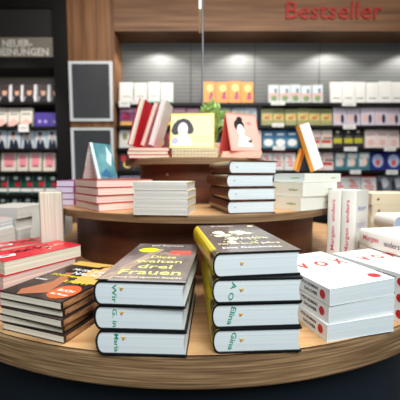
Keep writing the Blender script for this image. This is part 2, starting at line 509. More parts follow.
def art_suit(q, F, w, h):
    q.oval(F, w * .42, h * .66, w * .15, h * .15, SKIN); q.oval(F, w * .42, h * .8, w * .17, h * .09, INK, .0006)
    q.poly(F, [(w * .12, 0), (w * .92, 0), (w * .74, h * .40), (w * .45, h * .52), (w * .2, h * .42)], C('dark_suit', (32, 38, 58)))
    q.poly(F, [(w * .4, h * .48), (w * .52, h * .48), (w * .48, h * .2)], WHITE, .0006)
def art_portrait(q, F, w, h):
    q.rect(F, 0, h * .3, w * .78, h, C('dusk', (62, 54, 58))); q.rect(F, w * .78, 0, w, h, C('pale_margin', (214, 214, 218))); q.oval(F, w * .42, h * .56, w * .2, h * .19, SKIN, .0005)
    q.poly(F, [(w * .02, 0), (w * .85, 0), (w * .76, h * .26), (w * .5, h * .38), (w * .15, h * .26)], INK, .0006); q.oval(F, w * .42, h * .74, w * .24, h * .1, C('brown_hair', (70, 44, 34)), .0007)
def art_blushdark(q, F, w, h):
    q.rect(F, w * .15, h * .62, w * .85, h * .72, C('grey_ink', (150, 150, 150))); q.poly(F, [(0, 0), (w, 0), (w, h * .25), (w * .5, h * .42), (0, h * .2)], C('blush', (232, 190, 180)))
    q.poly(F, [(w * .4, 0), (w, 0), (w, h * .2)], INK, .0006)
def art_violet(q, F, w, h):
    for u in (.3, .65): q.oval(F, w * u, h * .35, w * .1, h * .12, C('pale_violet', (180, 160, 220)))
def art_pinkcard(q, F, w, h):
    q.rect(F, w * .18, h * .2, w * .85, h * .92, C('card_pink', (238, 150, 160))); q.rect(F, w * .35, h * .24, w * .7, h * .3, INK, .0006)
def art_stripes(q, F, w, h):
    q.rect(F, 0, h * .4, w * .55, h * .66, C('bottle_green', (26, 84, 64))); q.rect(F, w * .55, h * .4, w, h * .66, C('crimson', (190, 40, 60)))
    q.rect(F, 0, h * .12, w, h * .3, WHITE); q.oval(F, w * .6, h * .85, w * .2, h * .1, WHITE)
def art_darkred(q, F, w, h):
    q.oval(F, w * .3, h * .65, w * .2, h * .2, C('scarlet', (222, 70, 76))); q.oval(F, w * .55, h * .3, w * .28, h * .2, C('soft_yellow', (236, 214, 120)), .0006)
    q.oval(F, w * .75, h * .8, w * .15, h * .12, C('coral', (216, 90, 80)), .0007)
def art_oliveq(q, F, w, h): q.rect(F, w * .3, h * .45, w * .7, h * .8, C('olive_ink', (150, 146, 100)))


ORD = ['first', 'second', 'third', 'fourth', 'fifth', 'sixth', 'seventh', 'eighth', 'ninth', 'tenth']
KINDS = {}


def face_out(kind_desc, base, art, py, xs, hpx, where, side, group, thick=0.028, cat='book', name='book'):
    """a row of copies of one book, standing face out; xs = left edges and right end in the photo"""
    n = len(xs)
    for i, (xa, xb) in enumerate(xs):
        a = at(xa, py, YS); b = at(xb, py, YS)
        wd = (b[0] - a[0]) - 0.007; h = hpx * 0.01035
        zs = min(rowz if side == 'r' else lrowz, key=lambda v: abs(v - a[2]))
        h *= 1 + .02 * math.sin(i * 2.4 + py)
        if py > 104.6 or side == 'l': h = min(h, .195 + .003 * math.sin(i * 2.4 + py))
        q = MB()
        q.box((-wd / 2 + .001, 0.001, 0.001), (wd / 2 - .001, thick - .001, h - .001), PG_GREY)
        q.box((-wd / 2, -0.001, 0), (wd / 2, 0.001, h), base)
        q.box((-wd / 2, thick - 0.001, 0), (wd / 2, thick + .001, h), base)
        q.box((-wd / 2 - .001, -.001, 0), (-wd / 2 + .001, thick + .001, h), base)
        if art: art(q, frame((-wd / 2, -0.0012, 0), (1, 0, 0), (0, 0, 1)), wd, h)
        o = q.build(name)
        o.location = ((a[0] + b[0]) / 2, YS + 0.025 + .008 * math.sin(i * 1.7 + py), zs + 0.0012 + (thick + .001) * math.sin(R(7)))
        o.rotation_euler = (R(-7), 0, R(2.5 * math.sin(i * 2.1 + py)))
        if n == 1: lab = f'{kind_desc} {where}'
        elif i == n - 1 and n > 1: lab = f'{kind_desc}, rightmost {where}'
        elif i == 0: lab = f'{kind_desc}, leftmost {where}'
        else: lab = f'{kind_desc}, {ORD[i]} from left {where}'
        tag(o, lab, cat, group if n > 1 else None)


def run(x, w, n): return [(x + w * i, x + w * (i + 1)) for i in range(n)]


RS = {0: 'on top right-hand shelf', 1: 'on second right-hand shelf', 2: 'on third right-hand shelf', 3: 'on fourth right-hand shelf', 4: 'on fifth right-hand shelf'}
LS = {0: 'on top left shelf', 1: 'on second left shelf', 2: 'on third left shelf', 3: 'on fourth left shelf', 4: 'on fifth left shelf', 5: 'on sixth left shelf'}
pr = lambda n: C('paper_' + n, {'white': (226, 226, 222), 'orange': (240, 150, 66), 'grey': (196, 200, 196), 'purple': (120, 70, 120), 'bluegrey': (176, 186, 196), 'olive': (160, 160, 110), 'lilacwhite': (216, 206, 218),
                                'blush': (236, 220, 216), 'petrol': (80, 140, 170), 'dark': (52, 46, 50), 'mistteal': (140, 175, 182), 'royal': (46, 54, 130), 'slate': (120, 126, 134), 'violet': (74, 58, 150), 'skyb': (190, 202, 212),
                                'cream': (226, 220, 206), 'forest': (34, 66, 60), 'ash': (160, 160, 166), 'wine': (110, 30, 44), 'red': (206, 50, 48)}[n])
# right, top row
face_out('white paperback with a mint foot band', pr('white'), art_white_green, 103, [(118.5, 133), (133.3, 147), (147.5, 160), (160.3, 173)], 21, RS[0], 'r', 'white and mint paperbacks')
face_out('bright orange paperback with a magenta figure', pr('orange'), art_orange, 103, run(203, 12.8, 4), 21.5, RS[0], 'r', 'orange paperbacks')
face_out('pale paperback with a hazy landscape picture', pr('grey'), art_landscape, 103.5, run(269, 11, 5), 18.5, RS[0], 'r', 'landscape paperbacks')
face_out('plain white paperback with one grey line', pr('white'), art_title, 104.5, run(331, 12.3, 7), 21.5, RS[0], 'r', 'plain white paperbacks')
# right, second row
face_out('purple paperback with an amber foot band', pr('purple'), art_pink, 125.5, run(119, 13.4, 6), 18, RS[1], 'r', 'purple paperbacks')
face_out('blue-grey paperback with green and coral foot', pr('bluegrey'), art_pastel, 125.5, run(206, 12.9, 4), 20, RS[1], 'r', 'blue-grey paperbacks')
face_out('olive paperback with a straw coloured panel', pr('olive'), art_olive, 125.5, run(261.5, 12, 6), 17, RS[1], 'r', 'olive paperbacks')
face_out('white paperback with a small navy figure', pr('lilacwhite'), art_figure, 126, run(334.5, 13.7, 5), 20, RS[1], 'r', 'navy figure paperbacks')
# right, third row
face_out('white paperback with an olive square', pr('white'), art_oliveq, 148, run(118.5, 11.5, 2), 18.5, RS[2], 'r', 'olive square paperbacks')
face_out('dark wine paperback with scarlet dots', pr('wine'), art_darkred, 148, run(142, 12, 4), 18, RS[2], 'r', 'wine paperbacks')
face_out('white paperback with navy figure and blush face', pr('blush'), art_figure, 148, run(243, 9.5, 2), 18, RS[2], 'r', 'blush and navy paperbacks')
face_out('sea blue paperback with a white cloud', pr('petrol'), art_blue, 148, run(263, 12, 3), 18.5, RS[2], 'r', 'sea blue paperbacks')
face_out('grey-white paperback with a brick red band', pr('cream'), art_redband, 148, run(311, 11, 2), 18, RS[2], 'r', 'brick band paperbacks')
face_out('black paperback with an acid yellow band', pr('dark'), art_yellow, 148, run(333.5, 10.6, 3), 20.5, RS[2], 'r', 'yellow band paperbacks')
face_out('blush white paperback with a rose title line', pr('blush'), art_rose, 149, run(366, 12, 3), 20.5, RS[2], 'r', 'blush paperbacks')
# right, fourth row
face_out('dark paperback with scarlet and yellow discs', pr('dark'), art_darkred, 170.5, [(118, 134)], 20, RS[3] + ' beside the pillar', 'r', None)
face_out('white paperback with scarlet top band', pr('white'), art_redwrite, 170.5, run(262, 11.5, 3), 19, RS[3] + ' behind the stacks', 'r', 'scarlet band paperbacks')
face_out('rose white paperback with brick red band', pr('blush'), art_redband, 170.5, run(313, 11, 2), 19.5, RS[3], 'r', 'rose and brick paperbacks')
face_out('misty teal paperback with a shell shape', pr('mistteal'), art_teal, 171, run(336.5, 11.5, 3), 19.5, RS[3], 'r', 'misty teal paperbacks')
face_out('royal blue paperback with a powder blue globe', pr('royal'), art_royal, 171, run(372, 15.5, 2), 20, RS[3], 'r', 'royal blue paperbacks')
# right, fifth row
face_out('white paperback with scarlet writing lines', pr('white'), art_redwrite, 194.5, run(332, 15.3, 3), 20.5, RS[4], 'r', 'scarlet writing paperbacks')
face_out('grey paperback with a black and white face', pr('slate'), art_face, 194.5, run(379, 14, 2), 21.5, RS[4], 'r', 'grey face paperbacks')
face_out('pale bluish paperback', pr('skyb'), art_title, 194.5, run(119, 14, 2), 20, RS[4] + ' beside the pillar', 'r', 'pale bluish paperbacks')
# left bookcase
face_out('grey paperback with a portrait in a dark jacket', pr('ash'), art_portrait, 102, [(-3, 10), (10.5, 22), (22.5, 36), (36.5, 49), (49.5, 57.3)], 17.5, LS[0], 'l', 'dark jacket portrait paperbacks')
face_out('white paperback with a blush and black foot', pr('cream'), art_blushdark, 126.5, [(-6, 5.5), (6, 18), (18.5, 31.5)], 19.5, LS[1], 'l', 'blush and black paperbacks')
face_out('violet landscape-format box with pale dots', pr('violet'), art_violet, 126.5, [(33, 50), (50.5, 57.3)], 13.5, LS[1], 'l', 'violet boxes', thick=0.05)
face_out('pale blue paperback with a dark-suited man', pr('skyb'), art_suit, 148.5, [(-8, 5.5), (6, 19.5), (20, 32.5), (33, 45.5), (46, 57.3)], 19.5, LS[2], 'l', 'dark suit paperbacks')
face_out('cream paperback with a pink cover panel', pr('cream'), art_pinkcard, 171.5, [(-1, 14.5), (15.5, 27), (28, 40.5), (41.5, 54)], 20.5, LS[3], 'l', 'pink panel paperbacks')
face_out('white paperback with green and crimson blocks', pr('forest'), art_stripes, 194.5, [(-6, 6), (6.5, 18.5), (19, 31), (31.5, 43.5), (44, 56.5)], 20, LS[4], 'l', 'green and crimson paperbacks')
face_out('dark green paperback with crimson block', pr('forest'), art_stripes, 217, [(-6, 6), (6.5, 18.5), (19, 31), (31.5, 43.5), (44, 56.5)], 19, LS[5], 'l', 'low green paperbacks')

# little price cards clipped to the shelf edges
for (x0, x1, y0, y1, lab) in ((119, 130, 100, 107, 'white price card on top right-hand shelf edge nearest the pillar'), (131, 139, 100, 104, 'small white price card second from the pillar on top shelf edge'),
                              (271, 285, 101, 105, 'white price card below the landscape paperbacks'), (342, 356, 102.5, 106, 'white price card below the plain white paperbacks'),
                              (272, 284, 123, 127, 'white price card below the olive paperbacks'), (343, 356, 125, 129, 'white price card below the navy figure paperbacks'),
                              (273, 285, 146, 150, 'white price card below the sea blue paperbacks'), (344, 357, 147, 151, 'white price card below the yellow band paperbacks'),
                              (384, 396, 147.5, 151, 'white price card below the blush paperbacks'), (350, 361, 170, 174, 'white price card below the misty teal paperbacks'), (386, 398, 170, 174.5, 'white price card below the royal blue paperbacks'),
                              (18.5, 28.5, 124, 132, 'square white price card on the second left shelf edge')):
    yc = YS - 0.024
    a = at(x0, y1, yc); b = at(x1, y0, yc)
    q = MB(); w2 = (b[0] - a[0]) / 2; h = b[2] - a[2]
    q.box((-w2, -0.001, 0), (w2, 0.001, h), WHITE); q.box((-w2 * .6, 0.001, h * .3), (w2 * .6, 0.004, h * .7), BLACK)
    q.rect(frame((-w2, -0.0012, 0), (1, 0, 0), (0, 0, 1)), w2 * .4, h * .4, w2 * 1.6, h * .6, C('pale_line', (190, 190, 190)))
    o = q.build('price_card'); o.location = ((a[0] + b[0]) / 2, yc, a[2]); tag(o, lab, 'price card', 'price cards on the shelf edges')

# ------------------------------------------------------------------ three-tier round display table
TC = (-0.02, 1.352)
tb = empty('display_table', (TC[0], TC[1], 0), 0, 'round oak display table with two smaller round tiers', 'table')
q = MB(); q.lathe([(0.871, TZ - 0.004), (0.881, TZ - 0.0005), (0.879, TZ)], OAK_TOP, 160); tt = q.build('tabletop', tb)
q = MB(); q.lathe([(0.865, TZ - 0.0585), (0.883, TZ - 0.0575), (0.8842, TZ - 0.0545), (0.8842, TZ - 0.0045), (0.8832, TZ - 0.0042)], OAK_EDGE, 160); q.build('edge_band', tt)
q = MB(); q.lathe([(0.80, 0.0), (0.80, TZ - 0.059)], BASE, 128); q.build('base', tb)
q = MB(); q.lathe([(0.492, TZ + 0.0005), (0.492, TZ + 0.172)], DRUM, 128); q.build('tier_drum', tb)
T2Z = 0.187
q = MB(); q.lathe([(0.570, TZ + T2Z - 0.0015), (0.573, TZ + T2Z - 0.0005), (0.572, TZ + T2Z)], OAK_TOP, 128); t2 = q.build('tier_shelf', tb)
q = MB(); q.lathe([(0.571, TZ + T2Z - 0.0225), (0.575, TZ + T2Z - 0.0215), (0.575, TZ + T2Z - 0.003), (0.573, TZ + T2Z - 0.0017)], OAK_TIER, 128); q.build('edge_band', t2)
T3Z = 0.352
q = MB(); q.lathe([(0.24, TZ + T2Z + 0.0005), (0.24, TZ + T3Z - 0.0245)], DRUM, 96); dr = q.build('tier_drum', tb)
q = MB(); q.lathe([(0.296, TZ + T3Z - 0.0015), (0.299, TZ + T3Z - 0.0005), (0.298, TZ + T3Z)], OAK_TOP, 96); t3 = q.build('tier_shelf', tb)
q = MB(); q.lathe([(0.297, TZ + T3Z - 0.0243), (0.301, TZ + T3Z - 0.0235), (0.301, TZ + T3Z - 0.003), (0.299, TZ + T3Z - 0.0017)], OAK_TIER, 96); q.build('edge_band', t3)
for c in (tt, t2, t3): pass
sc = MB(); sc.lathe([(0.0055, 0), (0.0055, 0.003), (0.003, 0.004)], mat('screw_steel', (200, 190, 180), 0.3, 0.5, 0.8), 16, M=Matrix.Translation((-0.10, -0.2195, TZ + 0.292)) @ Matrix.Rotation(R(90), 4, 'X') @ Matrix.Rotation(R(-24), 4, 'Y'))
sc.build('screw', dr)
# the lathes are built around the table's own axis, heights absolute

# pale plinth standing on the floor behind the table, lower right
q = MB(); q.box((-0.22, -0.22, 0.0), (0.22, 0.22, 0.40), mat('plinth_beige', (176, 158, 142), 0.6)); q.box((-0.2, -0.2, 0.40), (0.2, 0.2, 0.43), mat('plinth_beige', (176, 158, 142), 0.6))
o = q.build('display_plinth'); o.location = (1.12, 1.35, 0); o.rotation_euler = (0, 0, R(14)); tag(o, 'low beige plinth on the floor beside the dark table base', 'plinth')

# ------------------------------------------------------------------ front row: signed hardcovers on the left
GREYCOV = noisy('grey_brown_jacket', (150, 138, 134), (86, 76, 74), (14, 10, 3), 0.25, 0.5, 5, 0, 0.3, 0.7, coat=0.4)
BLKB = mat('black_board', (20, 22, 24), 0.35)
FLOR = noisy('pale_jacket_photo', (190, 170, 150), (120, 100, 88), (40, 40, 10), 0.3, 0.5)


def art_drei(q, F, A, B, T):
    f = F['top']
    q.rect(f, A * .03, 0, A, B, GREYCOV, .0001)
    q.poly(f, [(A * .02, B * .0), (A * .16, 0), (A * .42, B * .55), (A * .5, B * .8), (A * .38, B * .82), (A * .25, B * .5)], FLOR)
    q.poly(f, [(A * .45, B * .55), (A * .8, B * .62), (A * .7, B * .7), (A * .5, B * .68)], FLOR, .0004)
    q.oval(f, A * .28, B * .76, A * .15, B * .075, mat('lime_sticker', (214, 220, 40), .4), .0006)
    q.rect(f, A * .62, B * .64, A * .92, B * .75, mat('coral_sticker', (226, 84, 70), .4), .0006)
    q.text(f, 'ein Roman', A * .5, B * .93, A * .5, B * .035, WHITE)
    Y2 = mat('title_yellow', (232, 226, 130), .4)
    q.text(f, 'Diese', A * .58, B * .55, A * .34, B * .07, Y2)
    q.text(f, 'walten', A * .56, B * .43, A * .6, B * .07, Y2)
    q.text(f, 'drei', A * .56, B * .30, A * .42, B * .085, Y2)
    q.text(f, 'Frauen', A * .55, B * .175, A * .72, B * .095, Y2)
    q.text(f, 'Lesung und signierte Ausgabe', A * .55, B * .07, A * .78, B * .035, CREAM)
    q.rect(f, 0, 0, A, B * .02, C('jacket_edge', (150, 146, 148)), .0003)


def sig(words, x, sz, rot=-PI / 2):
    def fn(q, F, A, B, T):
        q.text(F['front'], words, x, T * .48, T * .74, sz, GREEN_INK, rot=rot, lift=.0004, bold=.018)
    return fn


RIB = mat('ribbon_yellow', (222, 170, 30), .5)
LW = ['bottom of the left signed stack', 'middle of the left signed stack', 'topmost of the left signed stack']
sg_l = ['Maria', 'G. in', 'Wir']
for i in range(3):
    dx = [(0.0, 0.0), (-.002, .001), (-.001, -.001)][i]
    book(f'thick grey hardcover, green ink on its pages, {LW[i]}' if i < 2 else 'thick grey hardcover reading drei Frauen, topmost of the left signed stack',
         (-.169 + dx[0], .472 + dx[1]), [-2.6, -3.0, -4.8][i], .148, .258, i * .0415, .0412, BLKB, PG, 'L', 'hard',
         group='signed grey hardcovers', art=art_drei if i == 2 else None, ribbon=(.044, .030, RIB), extra_pages=sig(sg_l[i], .034, .0075))

# the taller stack right of it, yellow spines
YSP = noisy('yellow_black_spine', (236, 206, 30), (60, 46, 16), (18, 14, 24), 0.3, 0.5, 3, 0, 0.58, 0.70, coat=0.3)
DK = noisy('taupe_jacket', (122, 110, 106), (92, 82, 80), (8, 8, 3), 0.25, 0.5, 4, 0, 0.3, 0.7, coat=0.4)


def art_flower(q, F, A, B, T):
    f = F['top']
    q.rect(f, A * .07, 0, A, B, DK, .0001)
    rnd = random.Random(3)
    for (u, v, r) in ((.28, .62, .09), (.34, .52, .08), (.24, .5, .06), (.5, .62, .07), (.6, .64, .08), (.68, .58, .07), (.56, .56, .06), (.38, .38, .07), (.33, .28, .06), (.3, .66, .06)):
        q.oval(f, A * u, B * v, A * r, B * r * .7, CREAM, .0004 + r * .003, 9)
    for k in range(46):
        u = .14 + rnd.random() * .72; v = .2 + rnd.random() * .4
        q.oval(f, A * u, B * v, A * .018, B * .010, mat('leaf_lime', (208, 214, 120), .4) if k % 2 else CREAM, .0008, 6)
    q.text(f, 'Unsere', A * .62, B * .40, A * .48, B * .07, CREAM)
    q.text(f, 'verlorenen Jahre', A * .52, B * .22, A * .78, B * .06, CREAM)
    q.text(f, 'Eine Geschichte', A * .5, B * .11, A * .7, B * .04, WHITE)
    q.text(f, 'Roman', A * .45, B * .93, A * .35, B * .035, WHITE)
    q.oval(f, A * .9, B * .9, A * .05, B * .03, CREAM, .0006)


class _S: pass


def art_spine_yellow(q, F, A, B, T):
    # wrap of the yellow jacket spine: strips hugging the rounded back
    bulge = T * .28; N = 9; sx = -A / 2 + bulge
    o1 = [(sx - bulge * math.sin(PI * i / (N - 1)) - .0004, T * (0.5 - 0.5 * math.cos(PI * i / (N - 1)))) for i in range(N)]
    i1 = [(x + .0003, z) for x, z in o1]
    q.strip_prism(o1, i1, -B / 2 + .0005, B / 2 - .0005, YSP)


RW = ['bottom', 'second from the bottom', 'third from the bottom', 'topmost']
sg_r = ['Gina', 'Elina', 'A O', None]
for i in range(4):
    def artf(q, F, A, B, T, i=i):
        art_spine_yellow(q, F, A, B, T)
        if i == 3: art_flower(q, F, A, B, T)
    book(f'thick dark hardcover, yellow spine, {RW[i]} of the tall front stack', [(.020, .473), (.0185, .474), (.019, .472), (.020, .472)][i], [3, 3.6, 3.4, 8.0][i], .1475, .258, i * .0420 + .0, .0417,
         BLKB, PG, 'L', 'hard', group='yellow-spined hardcovers', art=artf, ribbon=(.046, .024, RIB), extra_pages=(sig(sg_r[i], .033, .0085, -PI / 2 - .25) if sg_r[i] else None))

# thin dark paperbacks, left
DARKC = noisy('dark_photo_cover', (58, 42, 34), (24, 18, 18), (14, 14, 4), 0.25, 0.5, 4, 0, 0.3, 0.7, coat=0.4)
GOLD = mat('gold_cover', (206, 168, 88), .35)


def art_dark(q, F, A, B, T):
    f = F['top']
    q.rect(f, 0, B * .86, A, B, GOLD, .0003)
    q.poly(f, [(A * .62, B * .38), (A, B * .42), (A, B * .8), (A * .5, B * .8)], GOLD, .0003)
    q.poly(f, [(A * .30, B * .0), (A * .62, B * .12), (A * .50, B * .42), (A * .34, B * .62), (A * .26, B * .6), (A * .36, B * .35), (A * .2, B * .1)], mat('arm_skin', (168, 104, 72), .4), .0004)
    q.poly(f, [(A * .6, B * .62), (A * .9, B * .72), (A * .86, B * .95), (A * .66, B * .92)], mat('sun_skin', (224, 166, 118), .4), .0005)
    q.poly(f, [(A * .55, B * .88), (A * .75, B * .97), (A * .95, B * .92), (A * .97, B * .8), (A * .88, B * .9), (A * .7, B * .92), (A * .6, B * .84)], INK, .0007)
    q.oval(f, A * .80, B * .18, A * .19, B * .15, mat('orange_disc', (232, 92, 40), .35), .0007, 20)
    q.text(f, 'BUCH', A * .80, B * .20, A * .24, B * .05, WHITE, .0009)
    q.text(f, 'des Monats', A * .80, B * .12, A * .26, B * .04, WHITE, .0009)
    q.text(f, 'MUSIK DER', A * .55, B * .72, A * .6, B * .06, WHITE, .0009)
    q.text(f, 'NACHT', A * .62, B * .62, A * .5, B * .08, WHITE, .0009)
    q.text(f, 'SOMMER', A * .36, B * .52, A * .5, B * .05, YEL, .0009)
    q.text(f, 'LICHT', A * .72, B * .40, A * .42, B * .06, YEL, .0009)
    q.text(f, 'ROMAN', A * .14, B * .36, A * .2, B * .035, WHITE, .0009)


EDGEO = noisy('orange_spine', (196, 140, 92), (84, 54, 40), (20, 20, 60), 0.35, 0.4, 3, 0, 0.4, 0.6)
DN = ['bottom', 'second from the bottom', 'middle', 'second from the top', 'topmost']
for i in range(5):
    def art5(q, F, A, B, T, i=i):
        q.rect(F['right'], .004, .002, B - .004, T - .002, EDGEO, .0004)
        if i == 4: art_dark(q, F, A, B, T)
    book(f'dark hardcover with an orange disc on its cover, {DN[i]} of the low left pile' if i == 4 else f'thin dark hardcover, orange spine, {DN[i]} of low left pile',
         (-.375 + [.003, -.003, .002, .0, .001][i], .553 + [0, .002, -.001, .002, 0][i]), -20 + [0, 1.5, -1, .8, -.5][i], .148, .21, i * .0150, .0148, DARKC, PG_WARM, 'R', 'thin', group='thin dark hardcovers', art=art5, bulge=0.001)

# red-topped thick books, far left
REDC = noisy('red_black_cover', (226, 48, 60), (200, 30, 44), (10, 10, 3), 0.35, 0.5)


def art_redtop(q, F, A, B, T):
    f = F['top']; rnd = random.Random(int(A * 1000))
    for k in range(26):
        u = .1 + .5 * rnd.random() + .1; v = .2 + .6 * rnd.random()
        q.poly(f, [(A * u, B * v), (A * (u + .05), B * (v + .01)), (A * (u + .06), B * (v + .05)), (A * (u + .01), B * (v + .04))], INK, .0004 + k * .00002)
    for k in range(9):
        u = .6 + .3 * rnd.random(); v = .2 + .5 * rnd.random()
        q.oval(f, A * u, B * v, A * .025, B * .03, CREAM, .001, 7)
    q.poly(f, [(A * .02, B * .3), (A * .2, B * .25), (A * .24, B * .45), (A * .05, B * .5)], WHITE, .0011)
    q.oval(f, A * .12, B * .4, A * .06, B * .05, C('bottle_green', (26, 84, 64)), .0013, 9)
    q.text(f, 'THRILLER', A * .45, B * .55, A * .4, B * .12, INK, .0012)


for i in range(3):
    book(['thick pinkish-paged book with red cover, lowest of the big red pile', 'thick pinkish-paged red book, middle of the big red pile', 'thick white-paged book with red and black cover, topmost of the big red pile'][i],
         [(-.437, .652), (-.434, .655), (-.432, .6585)][i], 57 + [1, 0.5, 0][i], [.18, .182, .195][i], .11, i * .0335, .0333, REDC, PG_PINK if i < 2 else PG_WARM, 'B', 'thin', group='thick red-topped books', art=art_redtop if i == 2 else None)
for i in range(2):
    book(['thick white-paged red book, lower of the pair behind the big red pile', 'thick white-paged red book, upper of the pair behind the big red pile'][i],
         (-.60, .905), 50, .19, .09, i * .035, .0345, REDC, PG_WARM, 'B', 'thin', group='thick red-topped books', art=art_redtop if i == 1 else None)

# ------------------------------------------------------------------ white paperbacks with red letters, right
WCOV = mat('white_cover', (238, 238, 236), .35)
VRED = mat('vox_red', (226, 60, 54), .4)


def art_vox_spine(q, F, A, B, T):
    f = F['left']
    q.oval(f, B * .91, T * .5, T * .24, T * .27, mat('seal_red', (204, 28, 44), .4), .0005, 18)
    q.rect(f, B * .89, T * .44, B * .93, T * .50, C('dark_seal', (150, 14, 30)), .0007)
    q.text(f, 'VOX ROMAN', B * .73, T * .68, B * .24, T * .2, INK, bold=.03)
    q.text(f, 'DALCHER', B * .75, T * .32, B * .19, T * .2, INK, bold=.03)


def art_vox_top(q, F, A, B, T):
    f = F['top']
    for ch, u in (('V', .24), ('O', .55), ('X', .86)): q.text(f, ch, A * u, B * .60, A * .20, B * .17, VRED, bold=.04)
    q.oval(f, A * .84, B * .12, A * .085, B * .055, mat('seal_red', (204, 28, 44), .4), .0005, 18)
    q.rect(f, A * .79, B * .115, A * .89, B * .13, C('dark_seal', (150, 14, 30)), .0008)


VN = ['bottom', 'middle', 'topmost']
for i in range(3):
    def artv(q, F, A, B, T, i=i):
        art_vox_spine(q, F, A, B, T)
        if i == 2: art_vox_top(q, F, A, B, T)
    o = book(f'thick white paperback, red seal on spine, {VN[i]} of the front VOX stack', [(.221, .509), (.224, .512), (.224, .510)][i], [15, 16, 17][i], .145, .205, i * .031, .0305, WCOV, PG, 'L', 'soft',
             group='white VOX paperbacks', art=artv, T2=.0325)
    if i: o.rotation_euler = (0, R(-.75 * i), o.rotation_euler[2]); o.location.z += .001 * i + .0008 * i
for i in range(3):
    def artv2(q, F, A, B, T, i=i):
        art_vox_spine(q, F, A, B, T)
        if i == 2:
            f = F['top']
            for ch, u in (('V', .22), ('O', .52), ('X', .82)): q.text(f, ch, A * u, B * .66, A * .20, B * .17, VRED, bold=.04)
    book(f'thick white paperback, red seal on spine, {VN[i]} of the VOX stack at right edge', (.400, .566), 23, .145, .188, i * .0325, .0322, WCOV, PG, 'L', 'soft', group='white VOX paperbacks', art=artv2)
# thick white book lying with its spine towards the left
def art_marc(q, F, A, B, T):
    f = F['left']
    q.text(f, 'Margen', B * .24, T * .52, B * .30, T * .36, VRED2, .0012)
    q.text(f, 'anders', B * .62, T * .50, B * .26, T * .3, C('grey_violet', (120, 112, 124)), .0012)
    q.oval(F['top'], A * .45, B * .55, A * .08, B * .04, C('soot', (70, 90, 96)), .0006)


VRED2 = C('rose_print', (222, 96, 116))
book('thick white rounded book lying on the white stacks, pink writing along its spine', (.474, .655), 13, .15, .172, .099, .046, mat('ivory_cover', (236, 232, 222), .35), PG_WARM, 'L', 'hard', art=art_marc, bulge=.006)


# two white books standing upright
def standing(label, loc, rz, W, L, T, cover, page, art=None, style='hard', group=None, rx=0):
    """upright: L is the height, spine towards -y of the root, front board to +x"""
    # lying book local: x spine->fore edge, y along spine, z thickness. stand it: y->z, x->+y, z->+x
    o = book(label, None, 0, W, L, 0, T, cover, page, 'L', style, loc=loc, art=art, group=group, bulge=.004 if style == 'hard' else 0)
    M = Matrix(((0, 0, 1), (1, 0, 0), (0, 1, 0))).to_4x4()
    M = Matrix.Translation(Vector(loc) + Vector((0, 0, L / 2))) @ Matrix.Rotation(rz, 4, 'Z') @ Matrix.Rotation(rx, 4, 'X') @ M @ Matrix.Translation((0, 0, -T / 2))
    o.matrix_world = M
    return o


def art_upright(q, F, A, B, T):
    f = Matrix.Identity(4)
    fs = frame((-A / 2, B / 2, 0), (0, -1, 0), (0, 0, 1))
    q.text(fs, 'Margen  anders', B * .42, T * .5, B * .62, T * .34, VRED2, .0006, rot=PI)
    ft = F['top']
    q.oval(ft, A * .35, B * .35, A * .05, B * .05, C('soot', (70, 90, 96)), .0006)
    q.text(ft, 'Margen', A * .5, B * .78, A * .6, B * .07, C('lilac_blue', (170, 178, 214)), .0006)
    q.text(ft, 'anders', A * .5, B * .6, A * .6, B * .09, C('pale_lilac', (206, 200, 222)), .0006)


IV = mat('ivory_cover', (236, 232, 222), .35)
ubx = [(.404, .904), (.432, .875)]
for i, (ux, uy) in enumerate(ubx):
    a = R(-44)
    # centre lies half a width behind the spine
    c_ = (ux + .065 * math.sin(-a) + .0, uy + .065 * math.cos(a), TZ)
    standing(['white book standing upright with pink spine writing, left of the upright pair', 'white book standing upright showing its pale cover, right of the upright pair'][i], (c_[0] - .012, c_[1] - .012, TZ), a, .12, .246, .0385, IV, PG, art=art_upright, group='upright white books')

# upright thick book at left, pages towards us
standing('thick old-paged book standing upright behind the red piles', (-.447, .910, TZ), R(207), .08, .240, .062, mat('grey_cloth', (150, 140, 128), .6), noisy('upright_pages', (234, 224, 206), (190, 174, 154), (3, 3, 420), 0.8, 0.1, 3), None)

# ------------------------------------------------------------------ back of the lower table, left side
GW = mat('grey_white_cover', (206, 204, 196), .5)
for i in range(4):
    book(f'grey-white boxed book, {["bottom", "second from bottom", "third from bottom", "topmost"][i]} of the far left stack', (-.86 + .01 * (i % 2), 1.15), -6, .17, .2, i * .042, .0415, GW, PG_GREY, 'F', 'soft', group='grey-white boxed books')
for i in range(3):
    book(f'pale grey book, {VN[i]} of the stack behind the far left boxed books', (-.80, 1.37 + .003 * i), 0, .15, .17, i * .05, .0495, GW, PG_GREY, 'F', 'soft', group='pale grey books')
for i in range(3):
    book(f'glossy magazine, {VN[i]} on the low grey stack at the left edge', (-.832, 1.02), -4, .138, .10, .1005 + i * .012, .0118, [GW, mat('dark_gloss', (70, 66, 70), .3), mat('grey_pink_gloss', (214, 180, 176), .3)][i], PG, 'F', 'soft', name='magazine', cat='magazine', group='glossy magazines')


for i in range(3):
    book(f'low grey-covered book, {VN[i]} of three under the magazines', (-.835, 1.015), -4, .145, .11, i * .0335, .0333, GW, PG_GREY, 'F', 'soft', group='grey books under the magazines')


def art_box(q, F, A, B, T):
    q.text(F['top'], 'eco', A * .62, B * .3, A * .2, B * .05, C('grass', (90, 160, 100)))
    q.oval(F['top'], A * .75, B * .62, A * .07, B * .05, C('brown_dot', (110, 84, 70)), .0006)


